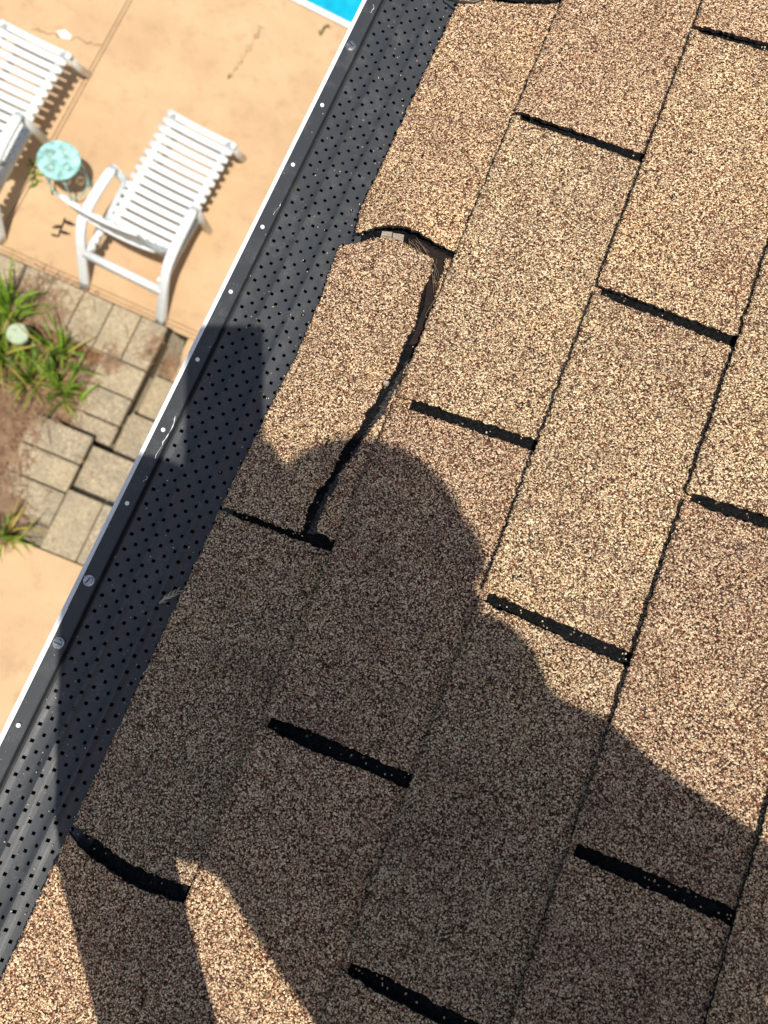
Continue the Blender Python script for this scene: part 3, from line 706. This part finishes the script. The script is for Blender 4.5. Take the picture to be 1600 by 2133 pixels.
# pale fibres of splintered wood
bm = bmesh.new()
fib = [(0.5995, 0.0807), (0.5932, 0.0881), (0.6023, 0.0826), (0.5929, 0.0941), (0.602, 0.0886), (0.5928, 0.0971), (0.6048, 0.0855), (0.5961, 0.1008), (0.5896, 0.1107), (0.5707, 0.1213), (0.5829, 0.1098), (0.5608, 0.1232), (0.5538, 0.1259), (0.5351, 0.1245), (0.5742, 0.1156), (0.5636, 0.1236)]
for k in range(0, len(fib), 2):
    (ua, va), (ub, vb) = fib[k], fib[k+1]
    for q in range(3):
        e = [r.gauss(0, 0.0015) for _ in range(4)]
        sweep(bm, [(va+e[0], ua+e[1], 0.0038), ((va+vb)/2+e[2]*0.5, (ua+ub)/2, 0.0052), (vb+e[2], ub+e[3], 0.0036)], 0.0005, 0.0004, 0.0002, n=1)
obj('wood_fibre', mesh_of(bm), FIBRE, roof, kind='stuff')
chip = [(0.46, 0.1119), (0.4605, 0.1165), (0.4569, 0.1161), (0.4566, 0.1124)]
slat_roof(chip, 0.003, 0.0070, 'paint_chip', PALEWOOD)

# loose granules caught in the slots and along the eave
bm = bmesh.new()
ico = bmesh.new(); bmesh.ops.create_icosphere(ico, subdivisions=1, radius=1.0); IV = [v_.co.copy() for v_ in ico.verts]; IF = [[v_.index for v_ in f_.verts] for f_ in ico.faces]; ico.free()
GL = []
def grain(u, v, z, s_):
    R_ = Euler((r.uniform(0, 6), r.uniform(0, 6), r.uniform(0, 6))).to_matrix(); sc_ = Vector((s_*r.uniform(0.8, 1.3), s_*r.uniform(0.7, 1.1), s_*r.uniform(0.5, 0.9)))
    b_ = [bm.verts.new(Vector((v, u, z+s_*0.4)) + R_ @ Vector((p.x*sc_.x, p.y*sc_.y, p.z*sc_.z))) for p in IV]
    for f_ in IF: bm.faces.new([b_[q] for q in f_])
for c in range(4):
    for j in range(-1, 4):
        a = cut(c, j)
        if not -0.2 < a[0] < 1.0: continue
        for _ in range(r.randint(3, 16)):
            t = r.random(); uu = a[0]+(a[1]-a[0])*t+BOW.get((c, j), 0)*math.sin(math.pi*t)+r.gauss(0, 0.0028); grain(uu, vlow(c, uu)+0.128*t, 0.0008, r.uniform(0.0007, 0.0011))
for c in range(1, 5):
    for _ in range(60):
        uu = r.uniform(-0.15, 1.0); grain(uu, vlow(c, uu)-r.uniform(0.0005, 0.005), 0.0040, r.uniform(0.0006, 0.001))
s = N('cream_granule'); s.set(Base_Color=(0.62, 0.49, 0.33), Roughness=0.85); CREAM = s.m
obj('loose_granules', mesh_of(bm), CREAM, roof, kind='stuff')

# ------------------------------------------------------------------ gutter with perforated guard
gut = thing('gutter', 'dark perforated gutter guard screwed onto a white gutter along the roof edge', 'gutter', (0, 0, 0))
GS = math.radians(8.0)
P0 = rw(0, 0.02, -0.006)
def gw(wv, u, h=0.0):
    """gutter section coordinate: wv inwards from the eave edge, h off the guard plane"""
    x = wv + 0.0115*(u-0.35)
    return Vector((P0.x + x*math.cos(GS) - h*math.sin(GS), u, P0.z + x*math.sin(GS) + h*math.cos(GS)))
U0, U1, UJ = -2.2, 3.2, 0.166
SLIT = -0.0775
def ridge(wv):
    ph = ((wv-SLIT-0.0155) % 0.0262)/0.0262
    return 0.0027*math.exp(-((ph-0.5)/0.18)**2)
def guard_panel(ua, ub, dz, seed):
    r_ = random.Random(seed); PU, PW, HS = 0.01495, 0.0071, 0.00155
    nc = 14; vs, fs, idx = [], [], {}
    def V(wv, u):
        k = (round(wv*1e6), round(u*1e6))
        if k not in idx: idx[k] = len(vs); vs.append(tuple(gw(wv, u, ridge(wv)+dz+0.0005*n3(u*9, wv*30, seed))))
        return idx[k]
    for c in range(nc):
        w0 = SLIT+0.0045+PW*c; wm = w0+PW/2; ws = [w0, wm-HS, wm+HS, w0+PW]
        off = 0.0 if c % 2 else PU/2
        k0 = math.floor((ua-off)/PU)-1; k1 = math.ceil((ub-off)/PU)+1
        us_prev = ua
        for k in range(k0, k1+1):
            um = off+PU*k; a, b = um-HS, um+HS; e = um+PU/2
            lo, hi = max(ua, um-PU/2), min(ub, e)
            if hi <= lo: continue
            hole = a > lo+0.0005 and b < hi-0.0005
            us = [lo, a, b, hi] if hole else [lo, hi]
            for x in range(3):
                for y in range(len(us)-1):
                    if hole and x == 1 and y == 1: continue
                    fs.append((V(ws[x], us[y]), V(ws[x+1], us[y]), V(ws[x+1], us[y+1]), V(ws[x], us[y+1])))
    # plain strip at the slit, then the step up to the screwed flange
    n_ = max(2, int((ub-ua)/0.03))
    prof = [(SLIT+0.0045, 0.0), (SLIT+0.0028, -0.0006), (SLIT+0.0022, -0.0042), (SLIT+0.0002, -0.0046), (SLIT-0.0002, 0.0026), (SLIT-0.0012, 0.0034), (-0.0905, 0.0034), (-0.0916, 0.0026), (-0.0918, -0.001)]
    ba = len(vs)
    for i in range(n_+1):
        u = ua+(ub-ua)*i/n_
        for wv, h in prof: vs.append(tuple(gw(wv, u, h+dz+(0.0006*n3(u*9, wv*30, seed)))))
    m_ = len(prof)
    for i in range(n_):
        for k in range(m_-1): a = ba+i*m_+k; fs.append((a+1, a, a+m_, a+m_+1))
    me = pymesh(vs, fs)
    for p in me.polygons: p.use_smooth = False
    o = obj('guard_panel', me, GUARD, gut)
    sd = o.modifiers.new('sheet', 'SOLIDIFY'); sd.thickness = 0.0007; sd.offset = -1
    return o
g1 = guard_panel(UJ, U1, 0.0010, 3); g2 = guard_panel(U0, UJ+0.012, 0.0, 5)
# screws, and white discs standing in for flange holes that show the lip
HOLE = mat_plain('white_hole_disc', (0.85, 0.85, 0.83), 0.35, 0.0, 0.5, 300, 0.05)
def hexscrew(u, wv, up_):
    base = gw(wv, u, 0.0044); Rm = Matrix.Rotation(-GS, 4, 'Y'); Rm.translation = base
    bm_ = bmesh.new()
    bmesh.ops.create_cone(bm_, cap_ends=True, segments=24, radius1=0.0056, radius2=0.0050, depth=0.0012, matrix=Matrix.Translation((0, 0, 0.0006)))
    bmesh.ops.create_cone(bm_, cap_ends=True, segments=6, radius1=0.0041, radius2=0.0039, depth=0.0030, matrix=Matrix.Translation((0, 0, 0.0025)) @ Matrix.Rotation(u*9, 4, 'Z'))
    o_ = obj('screw', mesh_of(bm_), STEEL, up_); o_.matrix_world = Rm
    s_ = obj('slot', box((-0.0033, -0.0005, 0.0040), (0.0033, 0.0005, 0.00415)), DARKPL, up_); s_.matrix_world = Rm @ Matrix.Rotation(u*23, 4, 'Z')
def dot(u, wv, up_):
    Rm = Matrix.Rotation(-GS, 4, 'Y'); Rm.translation = gw(wv, u, 0.0044)
    bm_ = bmesh.new(); bmesh.ops.create_cone(bm_, cap_ends=True, segments=16, radius1=0.0021, radius2=0.0019, depth=0.0008, matrix=Matrix.Translation((0, 0, 0.0006)))
    o_ = obj('hole_disc', mesh_of(bm_), HOLE, up_); o_.matrix_world = Rm
WF = -0.0845
for u in (0.7892, 0.1945): hexscrew(u, WF, g1)
hexscrew(0.1355, WF, g2)
for u in (0.7150, 0.6420, 0.5685, 0.4945, 0.4200, 0.3455, 0.2705, 0.865, 0.94, 1.015, 1.09, 1.165): dot(u, WF, g1)
for u in (0.0605, -0.0145, -0.09, -0.165, -0.24): dot(u, WF, g2)
# the white gutter itself: lip, front, floor, back
prof = [(-0.0902, 0.0016), (-0.0905, 0.0016), (-0.0935, 0.0022), (-0.0962, 0.0012), (-0.0968, -0.0015), (-0.0968, -0.016), (-0.094, -0.022), (-0.094, -0.05), (-0.078, -0.075), (-0.065, -0.105), (0.016, -0.105), (0.016, -0.012)]
vs, fs = [], []
n_ = 60; m_ = len(prof)
for i in range(n_+1):
    u = U0+(U1-U0)*i/n_
    for wv, h in prof: vs.append(tuple(gw(wv, u, h)))
for i in range(n_):
    for k in range(m_-1): a = i*m_+k; fs.append((a, a+1, a+m_+1, a+m_))
o = obj('trough', pymesh(vs, fs), WHITE_AL, gut); sd = o.modifiers.new('sheet', 'SOLIDIFY'); sd.thickness = 0.0008; sd.offset = 0
vs, fs = [], []
for i in range(n_+1):
    u = U0+(U1-U0)*i/n_
    for wv, h in ((-0.0925, -0.018), (-0.0925, -0.05), (-0.077, -0.074), (-0.064, -0.1035), (0.0145, -0.1035), (0.0145, -0.014)): vs.append(tuple(gw(wv, u, h)))
for i in range(n_):
    for k in range(5): a = i*6+k; fs.append((a, a+1, a+7, a+6))
obj('shade_liner', pymesh(vs, fs), TROUGH_SHADE, gut)  # added dark lining: trough shade put into colour so guard holes read black
# flaked paint on the flange
for (ua, wa, ub, wb_, kk) in ((0.362, -0.0795, 0.318, -0.0785, 5), (0.30, -0.0795, 0.294, -0.079, 2), (0.845, -0.083, 0.835, -0.080, 5), (0.60, -0.0795, 0.585, -0.079, 2)):
    vs, fs = [], []
    for i in range(14):
        t = i/13; u = ua+(ub-ua)*t; wv = wa+(wb_-wa)*t+r.gauss(0, 0.00025)+0.0012*math.sin(t*5); wd = r.uniform(0.00005, 0.0005)*(1 if i % kk else 0.2)
        vs += [tuple(gw(wv-wd, u, 0.0047)), tuple(gw(wv+wd, u, 0.0047))]
        if i: fs.append((2*i-2, 2*i-1, 2*i+1, 2*i))
    obj('paint_flake', pymesh(vs, fs), WHITE_AL, g1)

bm = bmesh.new()
for _ in range(170):
    u_ = r.uniform(-0.2, 0.98); wv = 0.002-abs(r.gauss(0, 0.010)) if r.random() < 0.75 else r.uniform(-0.072, 0.0)
    p = gw(wv+(0.0 if u_ > 0.5 else -0.002), u_, ridge(wv)+0.0016); s_ = r.uniform(0.0005, 0.0010)
    R_ = Euler((r.uniform(0, 6), r.uniform(0, 6), r.uniform(0, 6))).to_matrix()
    b_ = [bm.verts.new(p + R_ @ Vector((q.x*s_, q.y*s_*0.8, q.z*s_*0.6))) for q in IV]
    for f_ in IF: bm.faces.new([b_[q] for q in f_])
obj('loose_granules', mesh_of(bm), CREAM, gut, kind='stuff')

# dry juniper sprig on the guard
tw = thing('dry_sprig', 'small pale dry evergreen sprig lying on the gutter guard', 'twig', tuple(gw(-0.012, 0.2068, 0.003)))
def gl(wv, u, h): return gw(wv, u, h)-Vector(tw.location)
sq = [(0.1998, 0.0008), (0.2064, 0.005), (0.2103, 0.009), (0.2164, 0.0129)]
st = [gl(v-0.020, u, h) for (u, v), h in zip(sq, (0.004, 0.006, 0.006, 0.005))]
sd1 = (st[3]-st[0]).normalized(); sd2 = Vector((-sd1.y, sd1.x, 0))
obj('stem', swept(st, 0.0016, 0.0014, 0.0005, n=2, scale=[1.3, 1.1, 0.9, 0.5]), DRY, tw)
for k in range(9):
    t = 0.05+0.9*k/8; i = min(2, int(t*3)); p = st[i].lerp(st[i+1], t*3-i); s_ = 1 if k % 2 else -1
    obj('needle', swept([p, p+sd1*0.0035+sd2*s_*0.0018+Vector((0, 0, 0.001)), p+sd1*0.0065+sd2*s_*0.0026], 0.0015, 0.001, 0.0004, n=1, scale=[1, 0.9, 0.4]), DRY, tw)
# thin black cable over the eave
cp = [rw(u, v, n) for u, v, n in ((0.878, 0.012, 0.004), (0.8705, 0.030, 0.011), (0.8745, 0.044, 0.0105), (0.884, 0.056, 0.0095), (0.897, 0.066, 0.009), (0.925, 0.075, 0.009), (0.98, 0.085, 0.009), (1.2, 0.10, 0.009))]
o = obj('cable', swept(cp, 0.0024, 0.0024, 0.0011, n=2), DARKPL, label='thin black cable lying over the shingle edge by the gutter', cat='cable')

# ------------------------------------------------------------------ the photographer, whose shadow falls on the roof (kneeling behind the lens)
SKIN = mat_plain('skin', (0.45, 0.27, 0.19), 0.55, 0, 0.4, 30, 0.12)
SHIRT = mat_plain('grey_shirt', (0.16, 0.17, 0.19), 0.9, 0, 0.2, 30, 0.15)
TROUS = mat_plain('dark_trousers', (0.05, 0.055, 0.07), 0.9, 0, 0.2, 30, 0.15)
CAPM = mat_plain('navy_cap', (0.03, 0.04, 0.08), 0.9, 0, 0.2, 30, 0.15)
def blob(bm, a, ra, b, rb):
    a = Vector(a); b = Vector(b); d = b-a; L = d.length
    for p, q in ((a, ra), (b, rb)): bmesh.ops.create_icosphere(bm, subdivisions=2, radius=q, matrix=Matrix.Translation(p))
    if L > 1e-4:
        R_ = d.to_track_quat('Z', 'Y').to_matrix().to_4x4(); R_.translation = (a+b)/2
        bmesh.ops.create_cone(bm, cap_ends=True, segments=14, radius1=ra*0.985, radius2=rb*0.985, depth=L, matrix=R_)
def ell(bm, c, rx, ry, rz, rot=None):
    R_ = (rot or Matrix.Identity(3)).to_4x4(); R_.translation = Vector(c)
    bmesh.ops.create_icosphere(bm, subdivisions=3, radius=1.0, matrix=R_ @ Matrix.Diagonal((rx, ry, rz, 1)))
def fuse(name, bm, mat, parent, vox=0.009, smooth=6):
    me = mesh_of(bm); o = obj(name, me, mat, parent)
    rm = o.modifiers.new('fuse', 'REMESH'); rm.mode = 'VOXEL'; rm.voxel_size = vox; rm.use_smooth_shade = True
    sm = o.modifiers.new('smooth', 'SMOOTH'); sm.iterations = smooth; sm.factor = 0.5
    dg_ = bpy.context.evaluated_depsgraph_get(); dg_.update()
    me2 = bpy.data.meshes.new_from_object(o.evaluated_get(dg_)); o.modifiers.clear(); o.data = me2
    if not me2.materials: me2.materials.append(mat)
    for p in me2.polygons: p.use_smooth = True
    return o
Q = lambda u, v, n: rw(u, v, n)
SHL, SHR = (0.028, 0.272, 0.655), (-0.045, 0.700, 0.68)
NECK = (-0.065, 0.535, 0.735); HEAD = (0.0, 0.592, 0.86)
PEL = (-0.30, 0.84, 0.42); HANDL = (-0.27, 0.315, 0.025)
ELR = (0.0, 0.760, 0.465); WRR = (0.055, 0.44, 0.600)
man = thing('person', 'person in cap kneeling on the roof to photograph it, outside the picture, casting the shadow', 'person', tuple(Q(-0.3, 0.8, 0.0)))
inv = Matrix.Translation(-Vector(man.location))
def place(o): o.data.transform(inv)
# skin: head, neck, forearms, hands
bm = bmesh.new()
fwd = (Vector(Q(0.16, 0.30, 0.66))-Vector(Q(*HEAD))).normalized(); upv = Vector((0, 0, 1)); sidev = fwd.cross(upv).normalized(); hup = sidev.cross(fwd).normalized()
HR = Matrix((sidev, fwd, hup)).transposed()
hc = Q(*HEAD)
ell(bm, hc, 0.076, 0.096, 0.100, HR); ell(bm, hc+fwd*0.028-hup*0.055, 0.058, 0.068, 0.065, HR)
blob(bm, hc+fwd*0.098-hup*0.018, 0.012, hc+fwd*0.088+hup*0.012, 0.008)               # nose
blob(bm, hc+fwd*0.085-hup*0.062-sidev*0.02, 0.008, hc+fwd*0.085-hup*0.062+sidev*0.02, 0.008)   # lips
for s_ in (-1, 1):
    ell(bm, hc+sidev*s_*0.078-fwd*0.005-hup*0.01, 0.012, 0.022, 0.033, HR)
    ell(bm, hc+sidev*s_*0.033+fwd*0.080+hup*0.006, 0.016, 0.012, 0.012, HR)
blob(bm, hc-fwd*0.035-hup*0.06, 0.056, Q(*NECK), 0.060)
def hand(bm, wrist, palm_dir, normal, curl, spread=1.0, side=1):
    pd = Vector(palm_dir).normalized(); nn = Vector(normal).normalized(); sd_ = pd.cross(nn).normalized(); nn = sd_.cross(pd).normalized()
    w_ = Vector(wrist); c_ = w_+pd*0.05
    ell(bm, c_, 0.042, 0.052, 0.017, Matrix((sd_, pd, nn)).transposed())
    for k, (o_, L) in enumerate(((-0.030, 0.066), (-0.010, 0.078), (0.010, 0.073), (0.029, 0.056))):
        p = c_+sd_*o_+pd*0.040; d = (pd+sd_*o_*3*spread).normalized(); a = 0.0
        for q in (0.45, 0.33, 0.26):
            a += curl; dd = (d*math.cos(a)-nn*math.sin(a)).normalized(); p2 = p+dd*L*q; blob(bm, p, 0.0092-0.0006*k, p2, 0.0085-0.0006*k); p = p2
    p = c_+sd_*(-side)*0.034-pd*0.018
    for q, L in ((0.0, 0.038), (0.5, 0.030)):
        dd = (pd*0.75+sd_*(-side)*0.75-nn*(0.2+q)).normalized(); p2 = p+dd*L; blob(bm, p, 0.0115, p2, 0.010); p = p2
elL = Vector(Q(-0.105, 0.214, 0.35))
wl = Q(HANDL[0]-0.005, HANDL[1]+0.005, 0.05)
blob(bm, elL, 0.043, wl, 0.030)
hand(bm, Q(HANDL[0]-0.03, HANDL[1]+0.03, 0.026), Q(0.62, -0.5, 0)-Q(0, 0, 0), Q(0, 0, 1)-Q(0, 0, 0), 0.06, 1.5, 1)
blob(bm, Q(*ELR), 0.042, Q(*WRR), 0.030)
# right hand cups the phone's lower half
ph_up = -RD; ph_c = CAM - RF*0.010 - RX*0.020 - ph_up*0.056
hand(bm, Q(*WRR), (ph_c-ph_up*0.03-RX*0.01)-Vector(Q(*WRR)), -RF, 0.10, 1.0, -1)
place(fuse('body', bm, SKIN, man, 0.0055, 4))
# shirt
bm = bmesh.new()
for a, ra, b, rb in ((SHL, 0.068, SHR, 0.060), (NECK, 0.06, (0.0, 0.625, 0.70), 0.056), (NECK, 0.060, (-0.10, 0.55, 0.60), 0.12), ((-0.09, 0.52, 0.59), 0.128, (-0.24, 0.80, 0.44), 0.122), ((-0.08, 0.62, 0.60), 0.11, (-0.25, 0.90, 0.44), 0.105), ((-0.11, 0.58, 0.60), 0.11, PEL, 0.12), (SHL, 0.07, (-0.03, 0.43, 0.64), 0.08), ((-0.07, 0.40, 0.62), 0.07, (-0.125, 0.43, 0.60), 0.056), ((-0.02, 0.70, 0.65), 0.05, (0.012, 0.693, 0.60), 0.030), ((-0.09, 0.36, 0.63), 0.05, (-0.155, 0.40, 0.62), 0.042)):
    blob(bm, Q(*a), ra, Q(*b), rb)
blob(bm, Q(*SHL), 0.070, elL, 0.050); blob(bm, elL, 0.050, Vector(elL).lerp(wl, 0.8), 0.046)
blob(bm, Q(*SHR), 0.060, Q(*ELR), 0.050); blob(bm, Q(*ELR), 0.050, Vector(Q(*ELR)).lerp(Q(*WRR), 0.45), 0.043)
place(fuse('shirt', bm, SHIRT, man, 0.010, 5))
bm = bmesh.new()
blob(bm, Q(-0.29, 0.76, 0.42), 0.118, Q(-0.27, 0.93, 0.42), 0.118)
for hip, knee, ank in (((-0.30, 0.755, 0.38), (-0.10, 0.70, 0.075), (-0.46, 0.76, 0.06)), ((-0.27, 0.93, 0.38), (-0.03, 0.99, 0.075), (-0.40, 1.02, 0.06))):
    blob(bm, Q(*hip), 0.098, Q(*knee), 0.066); blob(bm, Q(*knee), 0.064, Q(*ank), 0.046)
place(fuse('trousers', bm, TROUS, man, 0.011, 5))
for a, b in (((-0.47, 0.76, 0.05), (-0.60, 0.775, 0.045)), ((-0.41, 1.02, 0.05), (-0.54, 1.035, 0.045))):
    bm = bmesh.new(); blob(bm, Q(*a), 0.046, Q(*b), 0.042); place(fuse('shoe', bm, DARKPL, man, 0.008, 4))
bm = bmesh.new(); ell(bm, hc+hup*0.030-fwd*0.004, 0.088, 0.106, 0.082, HR)
for k in range(9):
    a = (k/8-0.5)*1.5
    blob(bm, hc+hup*0.040+fwd*0.085*math.cos(a)+sidev*0.075*math.sin(a), 0.008, hc+hup*0.030+fwd*(0.158*math.cos(a)-0.004)+sidev*0.078*math.sin(a), 0.007)
place(fuse('cap', bm, CAPM, man, 0.007, 3))

# the phone behind the lens
phb = bmesh.new(); add_box(phb, (-0.0565, -0.130, 0.004), (0.0170, 0.0185, 0.012), 0.0035, 3)
ph = obj('phone', mesh_of(phb, smooth=False), DARKPL, label='black phone held level above the roof, taking the picture', cat='phone')
pm = Matrix((RX, -RD, -RF)).transposed().to_4x4(); pm.translation = CAM; ph.matrix_world = pm
